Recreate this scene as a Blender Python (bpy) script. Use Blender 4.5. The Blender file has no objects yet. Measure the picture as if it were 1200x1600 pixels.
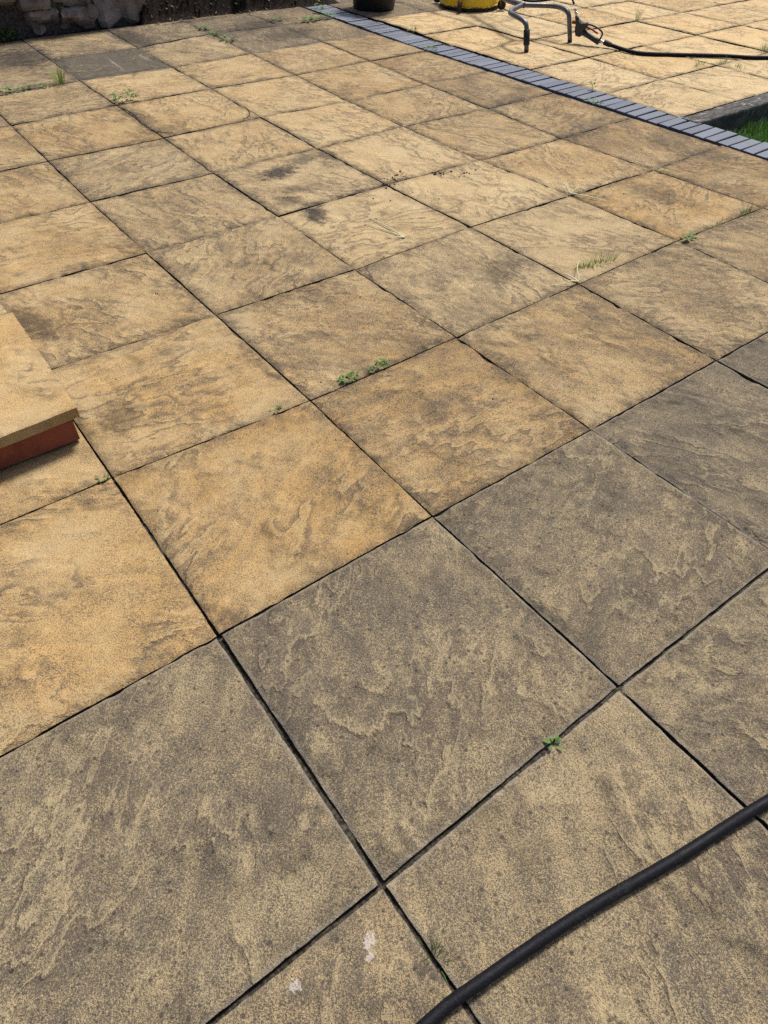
import bpy, math, random
from mathutils import Vector, Matrix, noise as mnoise
R = math.radians
sc = bpy.context.scene
col = sc.collection
random.seed(7)

# ------------------------------------------------------------------ camera
cam_d = bpy.data.cameras.new('camera')
cam_d.sensor_fit = 'VERTICAL'
cam_d.sensor_height = 24.0
cam_d.sensor_width = 18.0
cam_d.lens = 24.0 * 1062.04 / 1600.0
cam_d.clip_start = 0.02
cam_d.clip_end = 1000
cam = bpy.data.objects.new('camera', cam_d)
col.objects.link(cam)
yaw, pit, rol = 0.653083, 0.809116, 0.0197115
fw = Vector((math.sin(yaw) * math.cos(pit), math.cos(yaw) * math.cos(pit), -math.sin(pit)))
rt = Vector((math.cos(yaw), -math.sin(yaw), 0))
up = rt.cross(fw)
rt2 = rt * math.cos(rol) + up * math.sin(rol)
up2 = -rt * math.sin(rol) + up * math.cos(rol)
M3 = Matrix((rt2, up2, -fw)).transposed()
cam.matrix_world = Matrix.Translation((0.38517, -0.86132, 1.25067)) @ M3.to_4x4()
sc.camera = cam

# ------------------------------------------------------------------ sky, sun, exposure
SUN_EL, SUN_AZ = 62.0, 26.0          # azimuth measured from +X towards +Y
world = bpy.data.worlds.new('World')
sc.world = world
world.use_nodes = True
wn = world.node_tree
bg = wn.nodes['Background']
sky = wn.nodes.new('ShaderNodeTexSky')
sky.sky_type = 'NISHITA'
sky.sun_disc = False
sky.sun_elevation = R(SUN_EL)
sky.sun_rotation = R(90 - SUN_AZ)
sky.dust_density = 4.0
sky.air_density = 0.8
wn.links.new(sky.outputs['Color'], bg.inputs['Color'])
bg.inputs['Strength'].default_value = 0.08
sun_d = bpy.data.lights.new('sun', 'SUN')
sun_d.energy = 3.2
sun_d.angle = R(13)          # thin high cloud softens the sun
sun_d.color = (1.0, 0.96, 0.91)
sun = bpy.data.objects.new('sun', sun_d)
col.objects.link(sun)
sdir = Vector((math.cos(R(SUN_AZ)) * math.cos(R(SUN_EL)), math.sin(R(SUN_AZ)) * math.cos(R(SUN_EL)), math.sin(R(SUN_EL))))
sun.rotation_euler = sdir.to_track_quat('Z', 'Y').to_euler()
sun.location = sdir * 20
sc.view_settings.view_transform = 'Standard'
sc.view_settings.look = 'None'
sc.view_settings.exposure = 0.45
sc.view_settings.gamma = 1.0
sc.view_settings.use_curve_mapping = False
sc.cycles.use_denoising = False
sc.cycles.max_bounces = 5
sc.cycles.diffuse_bounces = 2
sc.cycles.caustics_reflective = False
sc.cycles.caustics_refractive = False

# ------------------------------------------------------------------ node helpers
class NT:
    def __init__(self, name):
        self.m = bpy.data.materials.new(name)
        self.m.use_nodes = True
        self.t = self.m.node_tree
        self.b = self.t.nodes['Principled BSDF']
    def n(self, typ, **kw):
        nd = self.t.nodes.new('ShaderNode' + typ)
        for k, v in kw.items():
            setattr(nd, k, v)
        return nd
    def put(self, sock, v):
        if v is None:
            return
        if isinstance(v, bpy.types.NodeSocket):
            self.t.links.new(v, sock)
        elif isinstance(v, (tuple, list)):
            if sock.type == 'RGBA' and len(v) == 3:
                v = tuple(v) + (1,)
            sock.default_value = v
        else:
            sock.default_value = v
    def math(self, op, a, b=None, c=None, clamp=False):
        nd = self.n('Math', operation=op, use_clamp=clamp)
        for i, v in enumerate((a, b, c)):
            self.put(nd.inputs[i], v)
        return nd.outputs[0]
    def mix(self, f, a, b, blend='MIX'):
        nd = self.n('Mix', data_type='RGBA', blend_type=blend)
        self.put(nd.inputs[0], f)
        self.put(nd.inputs[6], a)
        self.put(nd.inputs[7], b)
        return nd.outputs[2]
    def rng(self, v, a, b, c=0.0, d=1.0, smooth=True):
        nd = self.n('MapRange', interpolation_type='SMOOTHSTEP' if smooth else 'LINEAR')
        for i, x in enumerate((v, a, b, c, d)):
            self.put(nd.inputs[i], x)
        return nd.outputs[0]
    def noise(self, vec, scale, detail=2.0, rough=0.5, dist=0.0, color=False):
        nd = self.n('TexNoise')
        self.put(nd.inputs['Vector'], vec)
        nd.inputs['Scale'].default_value = scale
        nd.inputs['Detail'].default_value = detail
        nd.inputs['Roughness'].default_value = rough
        nd.inputs['Distortion'].default_value = dist
        return nd.outputs['Color' if color else 'Fac']
    def vmath(self, op, a, b=None):
        nd = self.n('VectorMath', operation=op)
        self.put(nd.inputs[0], a)
        if b is not None:
            self.put(nd.inputs[1], b)
        return nd.outputs['Value' if op in ('LENGTH', 'DOT_PRODUCT') else 'Vector']
    def mapping(self, v, loc=(0, 0, 0), rot=(0, 0, 0), scale=(1, 1, 1), typ='POINT'):
        nd = self.n('Mapping', vector_type=typ)
        self.put(nd.inputs['Vector'], v)
        nd.inputs['Location'].default_value = loc
        nd.inputs['Rotation'].default_value = rot
        nd.inputs['Scale'].default_value = scale
        return nd.outputs[0]
    def bump(self, h, dist, strength=1.0, normal=None):
        nd = self.n('Bump')
        nd.inputs['Strength'].default_value = strength
        nd.inputs['Distance'].default_value = dist
        self.put(nd.inputs['Height'], h)
        if normal is not None:
            self.put(nd.inputs['Normal'], normal)
        return nd.outputs[0]
    def out(self, color=None, rough=None, normal=None, spec=None, metal=None):
        for k, v in (('Base Color', color), ('Roughness', rough), ('Normal', normal), ('Specular IOR Level', spec), ('Metallic', metal)):
            if v is not None:
                self.put(self.b.inputs[k], v)
        return self.m

# dark patches on the patio, dirt plus some painted-in shade: x, y, half length, half width, angle, strength
STAINS_SHADE = [
    (2.05, 2.20, .14, .085, 0.3, 1.0), (2.24, 2.28, .13, .07, 0.35, .7), (2.36, 2.26, .07, .10, 0.3, .75),
    (1.945, 1.71, .12, .065, 1.2, 1.0), (1.90, 1.88, .10, .07, .5, .6), (2.0, 1.98, .12, .06, -.4, .55),
    (2.42, 1.80, .10, .03, .2, .55), (2.70, 1.745, .06, .03, 0, .5),
    (3.47, 4.95, .42, .18, .3, .75), (3.55, 4.55, .35, .2, .1, .65), (1.66, 4.95, .26, .36, 0, .9),  # first two are shade before the soil bank, painted into the slab colour
    (2.50, 5.10, .13, .42, 0, .85), (2.2, 5.42, .5, .05, 0, .7), (3.1, 5.35, .35, .06, 0, .6),
    (1.83, 3.35, .07, .28, .05, .6), (1.84, 3.08, .10, .09, 0, .6), (3.78, 2.40, .25, .12, .4, .45),
    (3.76, 1.80, .30, .10, .3, .5), (3.36, 1.0, .13, .2, .2, .5), (.67, 1.5, .07, .2, .25, .75),
    (2.25, .86, .22, .08, .5, .5), (.72, .85, .08, .10, 0, .55), (4.0, 1.2, .12, .3, 0, .4)]
PALE = [
    (.529, -.657, .014, .011, .6, .80), (.519, -.674, .009, .005, .2, .7), (.402, -.637, .012, .010, .2, .80),
    (2.125, 4.48, .006, .20, -.06, .42), (2.35, 4.52, .006, .12, .05, .3), (2.36, 5.22, .007, .12, .1, .45),
    (2.44, .93, .004, .09, -.5, .4)]

def slab_material(name, stains_shade=(), pales=()):
    k = NT(name)
    oi = k.n('ObjectInfo')
    sep = k.n('SeparateColor')
    k.put(sep.inputs[0], oi.outputs['Color'])
    dirt, warm, bright, edge = sep.outputs[0], sep.outputs[1], sep.outputs[2], oi.outputs['Alpha']
    tc = k.n('TexCoord')
    seed = k.math('MULTIPLY', oi.outputs['Random'], 211.0)
    comb = k.n('CombineXYZ')
    k.put(comb.inputs[0], seed); k.put(comb.inputs[1], k.math('MULTIPLY', seed, 1.7)); k.put(comb.inputs[2], k.math('MULTIPLY', seed, .6))
    rot = k.n('VectorRotate', rotation_type='Z_AXIS')
    k.put(rot.inputs['Vector'], tc.outputs['Object'])
    k.put(rot.inputs['Angle'], seed)
    P = k.vmath('ADD', rot.outputs[0], comb.outputs[0])
    # layers of grime
    patch = k.rng(k.noise(P, 3.6, 7, .62, .35), .34, .66, smooth=False)
    streakP = k.mapping(P, scale=(1.0, 3.2, 1.0))
    streak = k.rng(k.noise(streakP, 6.0, 5, .6, .8), .33, .67, smooth=False)
    med = k.rng(k.noise(P, 42, 4, .65), .32, .68, smooth=False)
    grain = k.rng(k.math('ADD', k.math('MULTIPLY', k.noise(P, 270, 2.0, .7), .5), k.math('MULTIPLY', k.noise(P, 620, 1.0, .6), .5)), .37, .63, smooth=False)
    fine = k.rng(k.noise(P, 560, 1.5, .6), .3, .7, smooth=False)
    bias = k.math('ADD', k.math('MULTIPLY', patch, .46), k.math('ADD', k.math('MULTIPLY', streak, .38), k.math('MULTIPLY', med, .30)))
    bias = k.math('SUBTRACT', bias, .57)
    v = k.math('ADD', grain, k.math('MULTIPLY', bias, .50))
    t = k.math('SUBTRACT', 1.02, k.math('MULTIPLY', dirt, .90))
    mask = k.rng(v, k.math('SUBTRACT', t, .16), k.math('ADD', t, .16))
    broad = k.rng(k.math('ADD', bias, dirt), .20, 1.05)
    fl = k.noise(P, 340, 2.0, .6)
    flecks = k.rng(k.math('ADD', fl, k.math('MULTIPLY', bias, .10)), .60, .66)
    flecks = k.math('MULTIPLY', flecks, k.rng(dirt, .0, .6, .35, 1.0))
    # riven ledges: relief shading and crest highlights painted in, along with dirt and wear
    rn = k.noise(k.mapping(P, scale=(1, 1.9, 1)), 2.4, 7, .56, .3)
    q = k.math('MULTIPLY', rn, 11.0)
    fr = k.math('FRACT', q)
    ter = k.math('ADD', k.math('FLOOR', q), k.rng(fr, .80, 1.0))
    gate = k.rng(k.noise(P, 4.0, 3), .42, .56)
    ledge = k.math('MULTIPLY', k.math('MULTIPLY', k.rng(fr, .35, .84), k.rng(fr, 1.0, .88)), gate)
    crest = k.math('MULTIPLY', k.math('MULTIPLY', k.rng(fr, .0, .05), k.rng(fr, .22, .07)), k.math('MULTIPLY', gate, k.rng(k.math('ADD', grain, fine), .5, 1.3)))
    ledge = k.math('MULTIPLY', ledge, k.rng(k.math('ADD', grain, med), .35, 1.15))
    # dark lichen dots
    vo = k.n('TexVoronoi', feature='F1')
    k.put(vo.inputs['Vector'], P); vo.inputs['Scale'].default_value = 74
    sepc = k.n('SeparateColor'); k.put(sepc.inputs[0], vo.outputs['Color'])
    dot_r = k.math('MULTIPLY', k.rng(sepc.outputs[0], .35, 1.0, smooth=False), .40)
    dots = k.rng(k.math('ADD', vo.outputs['Distance'], k.math('MULTIPLY', grain, .16)), dot_r, k.math('SUBTRACT', dot_r, .10))
    dots = k.math('MULTIPLY', dots, k.rng(k.math('ADD', dirt, k.math('MULTIPLY', patch, .25)), .25, .75))
    # edges hold more grime
    uv = k.n('SeparateXYZ'); k.put(uv.inputs[0], tc.outputs['UV'])
    ux = k.math('MINIMUM', uv.outputs[0], k.math('SUBTRACT', 1.0, uv.outputs[0]))
    uy = k.math('MINIMUM', uv.outputs[1], k.math('SUBTRACT', 1.0, uv.outputs[1]))
    ed = k.math('ADD', k.math('MINIMUM', ux, uy), k.math('MULTIPLY', k.math('SUBTRACT', k.noise(P, 9, 6, .7), .5), .30))
    edm = k.math('MULTIPLY', k.rng(ed, .085, -.03), edge)
    edm = k.math('MULTIPLY', edm, k.rng(k.math('ADD', grain, med), .15, 1.1))
    lipd = k.math('ADD', k.math('MINIMUM', ux, uy), k.math('MULTIPLY', k.math('SUBTRACT', k.noise(P, 28, 4, .7), .5), .028))
    lip = k.math('MULTIPLY', k.rng(lipd, .016, .004), k.math('MULTIPLY', k.rng(k.math('ADD', grain, fine), .4, 1.2), k.rng(dirt, .46, .58)))
    # colours
    pale = (.505, .400, .228)
    orange = (.535, .322, .108)
    base = k.mix(k.math('MULTIPLY', warm, k.rng(patch, -.3, .8, smooth=False), clamp=True), pale, orange)
    tint = k.rng(k.noise(P, 7, 3), .3, .7, smooth=False)
    base = k.mix(k.math('MULTIPLY', tint, .25), base, (.42, .285, .145))
    gv = k.math('ADD', .66, k.math('ADD', k.math('MULTIPLY', grain, .20), k.math('MULTIPLY', fine, .42)))
    gv = k.math('MULTIPLY', gv, bright)
    base = k.mix(1.0, base, gv, 'MULTIPLY')
    base = k.mix(k.math('MULTIPLY', broad, .48), base, (.205, .172, .122))
    grime = k.mix(fine, (.046, .041, .036), (.125, .108, .086))
    dcol = k.mix(fine, (.030, .026, .024), (.075, .062, .050))
    c = k.mix(k.math('MULTIPLY', mask, .86), base, grime)
    c = k.mix(k.math('MULTIPLY', crest, .55), c, (.50, .40, .225))
    c = k.mix(k.math('MULTIPLY', ledge, .62), c, (.105, .082, .060))
    c = k.mix(k.math('MULTIPLY', edm, .85), c, (.060, .048, .038))
    c = k.mix(k.math('MULTIPLY', flecks, .75), c, (.036, .032, .029))
    c = k.mix(k.math('MULTIPLY', lip, .38), c, (.36, .33, .27))
    c = k.mix(k.math('MULTIPLY', dots, .80), c, dcol)
    if stains_shade or pales:
        geo = k.n('NewGeometry')
        pos = geo.outputs['Position']
        wob = k.math('SUBTRACT', k.noise(pos, 24, 6, .7), .5)
        wob2 = k.math('SUBTRACT', k.noise(pos, 160, 3, .7), .5)
        wsum = k.math('ADD', k.math('MULTIPLY', wob, 2.4), k.math('MULTIPLY', wob2, .8))
        acc = None
        for (x, y, a, b2, ang, s) in stains_shade:
            mv = k.mapping(pos, (x, y, 0), (0, 0, ang), (a, b2, 1.0), 'TEXTURE')
            L = k.math('ADD', k.vmath('LENGTH', mv), wsum)
            m = k.math('MULTIPLY', k.rng(L, 1.15, .35), s)
            acc = m if acc is None else k.math('MAXIMUM', acc, m)
        if acc is not None:
            acc = k.math('MULTIPLY', acc, k.rng(k.math('ADD', grain, med), 0.0, .9, .45, 1.0))
            c = k.mix(k.math('MULTIPLY', acc, .93), c, (.034, .028, .024))
        acc = None
        wsum = k.math('ADD', k.math('MULTIPLY', wob, 1.2), k.math('MULTIPLY', wob2, 3.4))
        for (x, y, a, b2, ang, s) in pales:
            mv = k.mapping(pos, (x, y, 0), (0, 0, ang), (a, b2, 1.0), 'TEXTURE')
            L = k.math('ADD', k.vmath('LENGTH', mv), wsum)
            m = k.math('MULTIPLY', k.rng(L, 1.05, .55), s)
            acc = m if acc is None else k.math('MAXIMUM', acc, m)
        if acc is not None:
            c = k.mix(k.math('MULTIPLY', acc, .9), c, (.54, .48, .42))
    # relief
    h = k.math('MULTIPLY', k.math('MULTIPLY', ter, gate), .0036)
    h = k.math('ADD', h, k.math('MULTIPLY', k.noise(P, 14, 5, .6), .006))
    h = k.math('ADD', h, k.math('MULTIPLY', grain, .0016))
    h = k.math('ADD', h, k.math('MULTIPLY', med, .0018))
    h = k.math('SUBTRACT', h, k.math('MULTIPLY', dots, .0006))
    nb = k.bump(h, 1.0, .85)
    return k.out(c, k.rng(mask, 0, 1, .80, .92), nb, .25)

def simple(name, c1, c2, scale=20, rough=.7, bump=0.0, spec=.4, metal=0.0, detail=5, lo=.35, hi=.65, obj=True):
    k = NT(name)
    tc = k.n('TexCoord')
    P = tc.outputs['Object']
    n = k.noise(P, scale, detail, .62)
    c = k.mix(k.rng(n, lo, hi), c1, c2)
    nb = k.bump(k.noise(P, scale * 3, 5, .65), bump, .9) if bump else None
    return k.out(c, rough, nb, spec, metal)

M = {}
M['slab'] = slab_material('weathered_buff_slab')
_stained_shaded = {}
def slab_mat_for(corners):
    xs = [c[0] for c in corners]; ys = [c[1] for c in corners]
    def hit(l):
        return tuple(s for s in l if min(xs) - max(s[2], s[3]) * 1.5 < s[0] < max(xs) + max(s[2], s[3]) * 1.5 and min(ys) - max(s[2], s[3]) * 1.5 < s[1] < max(ys) + max(s[2], s[3]) * 1.5)
    a, b = hit(STAINS_SHADE), hit(PALE)
    if not a and not b:
        return M['slab']
    if (a, b) not in _stained_shaded:
        _stained_shaded[(a, b)] = slab_material('stained_shaded_slab', a, b)
    return _stained_shaded[(a, b)]
M['slab_cut'] = simple('slab_side', (.12, .10, .075), (.27, .21, .13), 60, .9, .002)
# joint soil with moss
k = NT('joint_soil')
geo = k.n('NewGeometry')
n1 = k.noise(geo.outputs['Position'], 120, 4, .7)
n2 = k.noise(geo.outputs['Position'], 7, 3, .6)
c = k.mix(k.rng(n1, .35, .7), (.020, .017, .014), (.110, .092, .070))
c = k.mix(k.math('MULTIPLY', k.rng(n2, .54, .66), .55), c, (.030, .050, .014))
M['joint'] = k.out(c, .95, k.bump(n1, .006, 1.0), .2)
k = NT('joint_sand')
geo = k.n('NewGeometry')
n1 = k.noise(geo.outputs['Position'], 140, 4, .7)
n2 = k.noise(geo.outputs['Position'], 9, 4, .6)
c = k.mix(k.rng(n1, .3, .7), (.022, .017, .012), (.075, .056, .036))
c = k.mix(k.rng(n2, .42, .62), c, (.03, .025, .018))
M['joint_sand'] = k.out(c, .95, k.bump(n1, .006, 1.0), .2)
# blue engineering brick
k = NT('blue_brick')
oi = k.n('ObjectInfo'); tc = k.n('TexCoord')
P = k.vmath('ADD', tc.outputs['Object'], k.vmath('SCALE', oi.outputs['Random']))
geo = k.n('NewGeometry')
n1 = k.noise(geo.outputs['Position'], 90, 4, .6)
n2 = k.noise(geo.outputs['Position'], 16, 5, .65)
c = k.mix(oi.outputs['Random'], (.078, .094, .128), (.135, .156, .200))
c = k.mix(k.math('MULTIPLY', k.rng(n1, .4, .75), .5), c, (.085, .09, .11))
c = k.mix(k.math('MULTIPLY', k.rng(n2, .50, .70), .6), c, (.13, .115, .09))
M['blue_brick'] = k.out(c, k.rng(n1, .3, .7, .38, .58), k.bump(n1, .0012, .8), .5)
M['red_brick'] = simple('red_brick', (.15, .042, .027), (.28, .080, .044), 9, .75, .0006, .35)
M['mortar'] = simple('mortar', (.035, .030, .027), (.11, .095, .08), 60, .95, .002)
M['black_plastic'] = simple('black_plastic', (.010, .010, .011), (.020, .020, .022), 30, .42, .0, .45)
k = NT('hose_rubber')
geo = k.n('NewGeometry'); P = geo.outputs['Position']
n1 = k.noise(P, 22, 6, .7); n2 = k.noise(P, 260, 3, .7)
c = k.mix(k.rng(n2, .35, .7), (.0045, .005, .0075), (.010, .0105, .014))
c = k.mix(k.math('MULTIPLY', k.rng(k.math('ADD', n1, k.math('MULTIPLY', n2, .5)), .82, .97), .35), c, (.045, .042, .037))
M['hose'] = k.out(c, k.rng(n1, .3, .7, .5, .7), k.bump(n2, .0008, .8), .16)
M['rubber'] = simple('grip_rubber', (.010, .010, .010), (.018, .018, .018), 200, .6, .0008, .4)
M['gun'] = simple('gun_plastic', (.030, .031, .036), (.045, .046, .052), 120, .5, .0006, .4)
M['steel'] = simple('grey_tube', (.085, .090, .10), (.15, .155, .165), 25, .42, .0003, .5, .35)
M['chrome'] = simple('chrome', (.55, .55, .55), (.72, .72, .72), 60, .22, 0, .6, 1.0)
M['red'] = simple('red_plastic', (.30, .03, .015), (.36, .05, .02), 60, .5)
M['orange_metal'] = simple('rusty_bracket', (.24, .07, .02), (.40, .15, .04), 60, .6, .001)
k = NT('yellow_paint')
tc = k.n('TexCoord'); P = tc.outputs['Object']
n1 = k.noise(P, 28, 6, .75); n2 = k.noise(P, 5, 4, .6)
c = k.mix(k.rng(n2, .3, .7), (.80, .52, .012), (.88, .62, .025))
sx = k.n('SeparateXYZ'); k.put(sx.inputs[0], P)
c = k.mix(k.rng(n1, .64, .70), c, (.07, .045, .02))
low = k.math('ADD', sx.outputs[2], k.math('MULTIPLY', k.math('SUBTRACT', n1, .5), .08))
c = k.mix(k.rng(low, .034, .022), c, (.10, .065, .025))
M['yellow'] = k.out(c, k.rng(n1, .4, .7, .38, .6), k.bump(n1, .001, .4), .5)
# rough stones
k = NT('rubble_stone')
oi = k.n('ObjectInfo'); geo = k.n('NewGeometry'); P = geo.outputs['Position']
n1 = k.noise(P, 9, 8, .68); n2 = k.noise(P, 70, 5, .7); n3 = k.noise(P, 3.2, 3, .5)
c = k.mix(oi.outputs['Random'], (.28, .235, .215), (.37, .32, .295))
c = k.mix(k.rng(n1, .44, .70), c, (.075, .060, .056))
c = k.mix(k.math('MULTIPLY', k.rng(n2, .5, .75), .5), c, (.30, .265, .235))
c = k.mix(k.math('MULTIPLY', k.rng(n3, .5, .68), .5), c, (.13, .075, .070))
hh = k.math('ADD', k.math('MULTIPLY', n1, .035), k.math('MULTIPLY', n2, .006))
M['stone'] = k.out(c, .92, k.bump(hh, 1.0, 1.0), .2)
# dark soil
k = NT('dark_soil')
geo = k.n('NewGeometry'); P = geo.outputs['Position']
n1 = k.noise(P, 40, 7, .75); n2 = k.noise(P, 6, 4, .6)
c = k.mix(k.rng(n1, .35, .7), (.010, .008, .007), (.055, .042, .032))
c = k.mix(k.math('MULTIPLY', k.rng(n2, .5, .7), .4), c, (.05, .036, .022))
M['soil'] = k.out(c, .96, k.bump(n1, .03, 1.0), .15)
# old concrete kerb
k = NT('old_concrete')
geo = k.n('NewGeometry'); P = geo.outputs['Position']
n1 = k.noise(k.mapping(P, scale=(1, 2.2, 1)), 16, 7, .72); n2 = k.noise(P, 120, 4, .7); n3 = k.noise(P, 5, 3, .6)
c = k.mix(k.rng(n1, .40, .62), (.055, .052, .048), (.15, .142, .130))
c = k.mix(k.math('MULTIPLY', k.rng(k.math('ADD', n1, k.math('MULTIPLY', n3, .6)), .90, .99), .9), c, (.50, .48, .45))
c = k.mix(k.math('MULTIPLY', k.rng(n2, .45, .7), .35), c, (.05, .047, .042))
M['kerb'] = k.out(c, .93, k.bump(k.math('ADD', n1, k.math('MULTIPLY', n2, .4)), .006, 1.0), .2)
# lawn base and blades
M['ground'] = simple('lawn_ground', (.020, .030, .010), (.045, .060, .018), 8, .95, .01)
def leafy(name, c1, c2):
    k = NT(name)
    geo = k.n('NewGeometry')
    rnd = geo.outputs['Random Per Island']
    c = k.mix(rnd, c1, c2)
    k.out(c, .55, None, .35)
    tr = k.n('BsdfTranslucent'); k.put(tr.inputs['Color'], c)
    ad = k.n('MixShader'); ad.inputs[0].default_value = .3
    k.t.links.new(k.b.outputs[0], ad.inputs[1]); k.t.links.new(tr.outputs[0], ad.inputs[2])
    k.t.links.new(ad.outputs[0], k.t.nodes['Material Output'].inputs['Surface'])
    return k.m
M['grass'] = leafy('lawn_blades', (.050, .130, .018), (.120, .260, .045))
M['weed'] = leafy('weed_leaf', (.070, .155, .028), (.150, .280, .065))
M['weed_pale'] = leafy('weed_pale_leaf', (.17, .26, .05), (.34, .40, .11))
M['straw'] = leafy('straw', (.74, .70, .46), (.85, .82, .62))
M['dry'] = leafy('dry_leaf', (.10, .06, .03), (.20, .13, .06))

# ------------------------------------------------------------------ mesh helpers
def mesh_obj(name, verts, faces, mat, parent=None, smooth=False, loc=None, uvs=None):
    me = bpy.data.meshes.new(name)
    me.from_pydata([tuple(v) for v in verts], [], faces)
    if uvs is not None:
        ul = me.uv_layers.new(name='UVMap')
        for lp in me.loops:
            ul.data[lp.index].uv = uvs[lp.vertex_index]
    if smooth:
        for p in me.polygons:
            p.use_smooth = True
    me.materials.append(mat)
    me.update()
    o = bpy.data.objects.new(name, me)
    col.objects.link(o)
    if parent is not None:
        o.parent = parent
    if loc is not None:
        o.location = loc
    return o

def empty(name, loc):
    o = bpy.data.objects.new(name, None)
    o.empty_display_size = .05
    col.objects.link(o)
    o.location = loc
    return o

def tag(o, label=None, cat=None, group=None, kind=None):
    if label: o['label'] = label
    if cat: o['category'] = cat
    if group: o['group'] = group
    if kind: o['kind'] = kind
    return o

class MB:
    def __init__(self): self.v = []; self.f = []
    def add(self, vs, fs):
        b = len(self.v); self.v += [Vector(x) for x in vs]; self.f += [tuple(i + b for i in f) for f in fs]
    def box(self, x0, x1, y0, y1, z0, z1, bev=0.0):
        b = bev
        if b <= 0:
            self.add([(x0, y0, z0), (x1, y0, z0), (x1, y1, z0), (x0, y1, z0), (x0, y0, z1), (x1, y0, z1), (x1, y1, z1), (x0, y1, z1)],
                     [(0, 3, 2, 1), (4, 5, 6, 7), (0, 1, 5, 4), (1, 2, 6, 5), (2, 3, 7, 6), (3, 0, 4, 7)])
        else:
            vs = []
            for (ins, z) in ((0, z0), (0, z1 - b), (b * .4, z1 - b * .3), (b, z1)):
                vs += [(x0 + ins, y0 + ins, z), (x1 - ins, y0 + ins, z), (x1 - ins, y1 - ins, z), (x0 + ins, y1 - ins, z)]
            fs = [(3, 2, 1, 0)]
            for r in range(3):
                for i in range(4):
                    j = (i + 1) % 4
                    fs.append((r * 4 + i, r * 4 + j, r * 4 + 4 + j, r * 4 + 4 + i))
            fs.append((12, 13, 14, 15))
            self.add(vs, fs)
    def tube(self, pts, rad, seg=10, caps=True):
        pts = [Vector(p) for p in pts]
        n = len(pts)
        rads = rad if isinstance(rad, (list, tuple)) else [rad] * n
        vs = []; fs = []
        ref = None
        for i, p in enumerate(pts):
            d = (pts[min(i + 1, n - 1)] - pts[max(i - 1, 0)]).normalized()
            if ref is None:
                ref = d.orthogonal().normalized()
            ref = (ref - d * ref.dot(d)).normalized()
            bn = d.cross(ref)
            for s in range(seg):
                a = 2 * math.pi * s / seg
                vs.append(p + (ref * math.cos(a) + bn * math.sin(a)) * rads[i])
        for i in range(n - 1):
            for s in range(seg):
                t = (s + 1) % seg
                fs.append((i * seg + s, i * seg + t, (i + 1) * seg + t, (i + 1) * seg + s))
        if caps:
            fs.append(tuple(reversed(range(seg))))
            fs.append(tuple((n - 1) * seg + s for s in range(seg)))
        self.add(vs, fs)
    def lathe(self, prof, seg=32, center=(0, 0, 0), close=True):
        vs = []; fs = []
        n = len(prof)
        for (r, z) in prof:
            for s in range(seg):
                a = 2 * math.pi * s / seg
                vs.append((center[0] + r * math.cos(a), center[1] + r * math.sin(a), center[2] + z))
        for i in range(n - 1):
            for s in range(seg):
                t = (s + 1) % seg
                fs.append((i * seg + s, i * seg + t, (i + 1) * seg + t, (i + 1) * seg + s))
        if close:
            fs.append(tuple(reversed(range(seg))))
            fs.append(tuple((n - 1) * seg + s for s in range(seg)))
        self.add(vs, fs)
    def build(self, name, mat, parent=None, smooth=False, loc=None, origin=None):
        vs = self.v
        if origin is not None:
            o = Vector(origin); vs = [v - o for v in vs]
        ob = mesh_obj(name, vs, self.f, mat, parent, smooth, loc)
        return ob

def curve(pts, sub=8):
    P = [Vector(p) for p in pts]
    P = [P[0] * 2 - P[1]] + P + [P[-1] * 2 - P[-2]]
    out = []
    for i in range(1, len(P) - 2):
        for s in range(sub):
            t = s / sub
            a, b, c, d = P[i - 1], P[i], P[i + 1], P[i + 2]
            out.append(.5 * ((2 * b) + (c - a) * t + (2 * a - 5 * b + 4 * c - d) * t * t + (3 * b - a - 3 * c + d) * t ** 3))
    out.append(P[-2])
    return out

def autosmooth(o, ang=35):
    me = o.data
    for p in me.polygons: p.use_smooth = True
    try:
        me.set_sharp_from_angle(angle=R(ang))
    except Exception:
        pass

# ------------------------------------------------------------------ the ground and the beds below the paving
g = MB()
g.add([(-150, -150, -.15), (150, -150, -.15), (150, 150, -.15), (-150, 150, -.15)], [(0, 1, 2, 3)])
tag(g.build('ground', M['ground']), kind='structure')

b = MB()
b.box(-1.9, 4.13, -2.5, 5.60, -.14, -.040)
_nx, _ny = 300, 400
_vs = []
for _j in range(_ny + 1):
    for _i in range(_nx + 1):
        _x, _y = -1.9 + 6.03 * _i / _nx, -2.5 + 8.1 * _j / _ny
        _vs.append((_x, _y, -.0125 + mnoise.noise(Vector((_x * 9, _y * 9, 4))) * .006 + mnoise.noise(Vector((_x * 31, _y * 31, 8))) * .005))
b.add(_vs, [(_j * (_nx + 1) + _i, _j * (_nx + 1) + _i + 1, (_j + 1) * (_nx + 1) + _i + 1, (_j + 1) * (_nx + 1) + _i) for _j in range(_ny) for _i in range(_nx)])
patio = tag(b.build('patio', M['joint']), kind='structure')
b = MB()
b.box(4.375, 9.4, 1.60, 6.6, -.14, -.014)
upper_patio = tag(b.build('washed_patio', M['joint_sand']), kind='structure')

# ------------------------------------------------------------------ slabs
def line_int(p, d, q2, e):
    den = d.x * e.y - d.y * e.x
    w = q2 - p
    t = (w.x * e.y - w.y * e.x) / den
    return p + d * t

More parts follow.
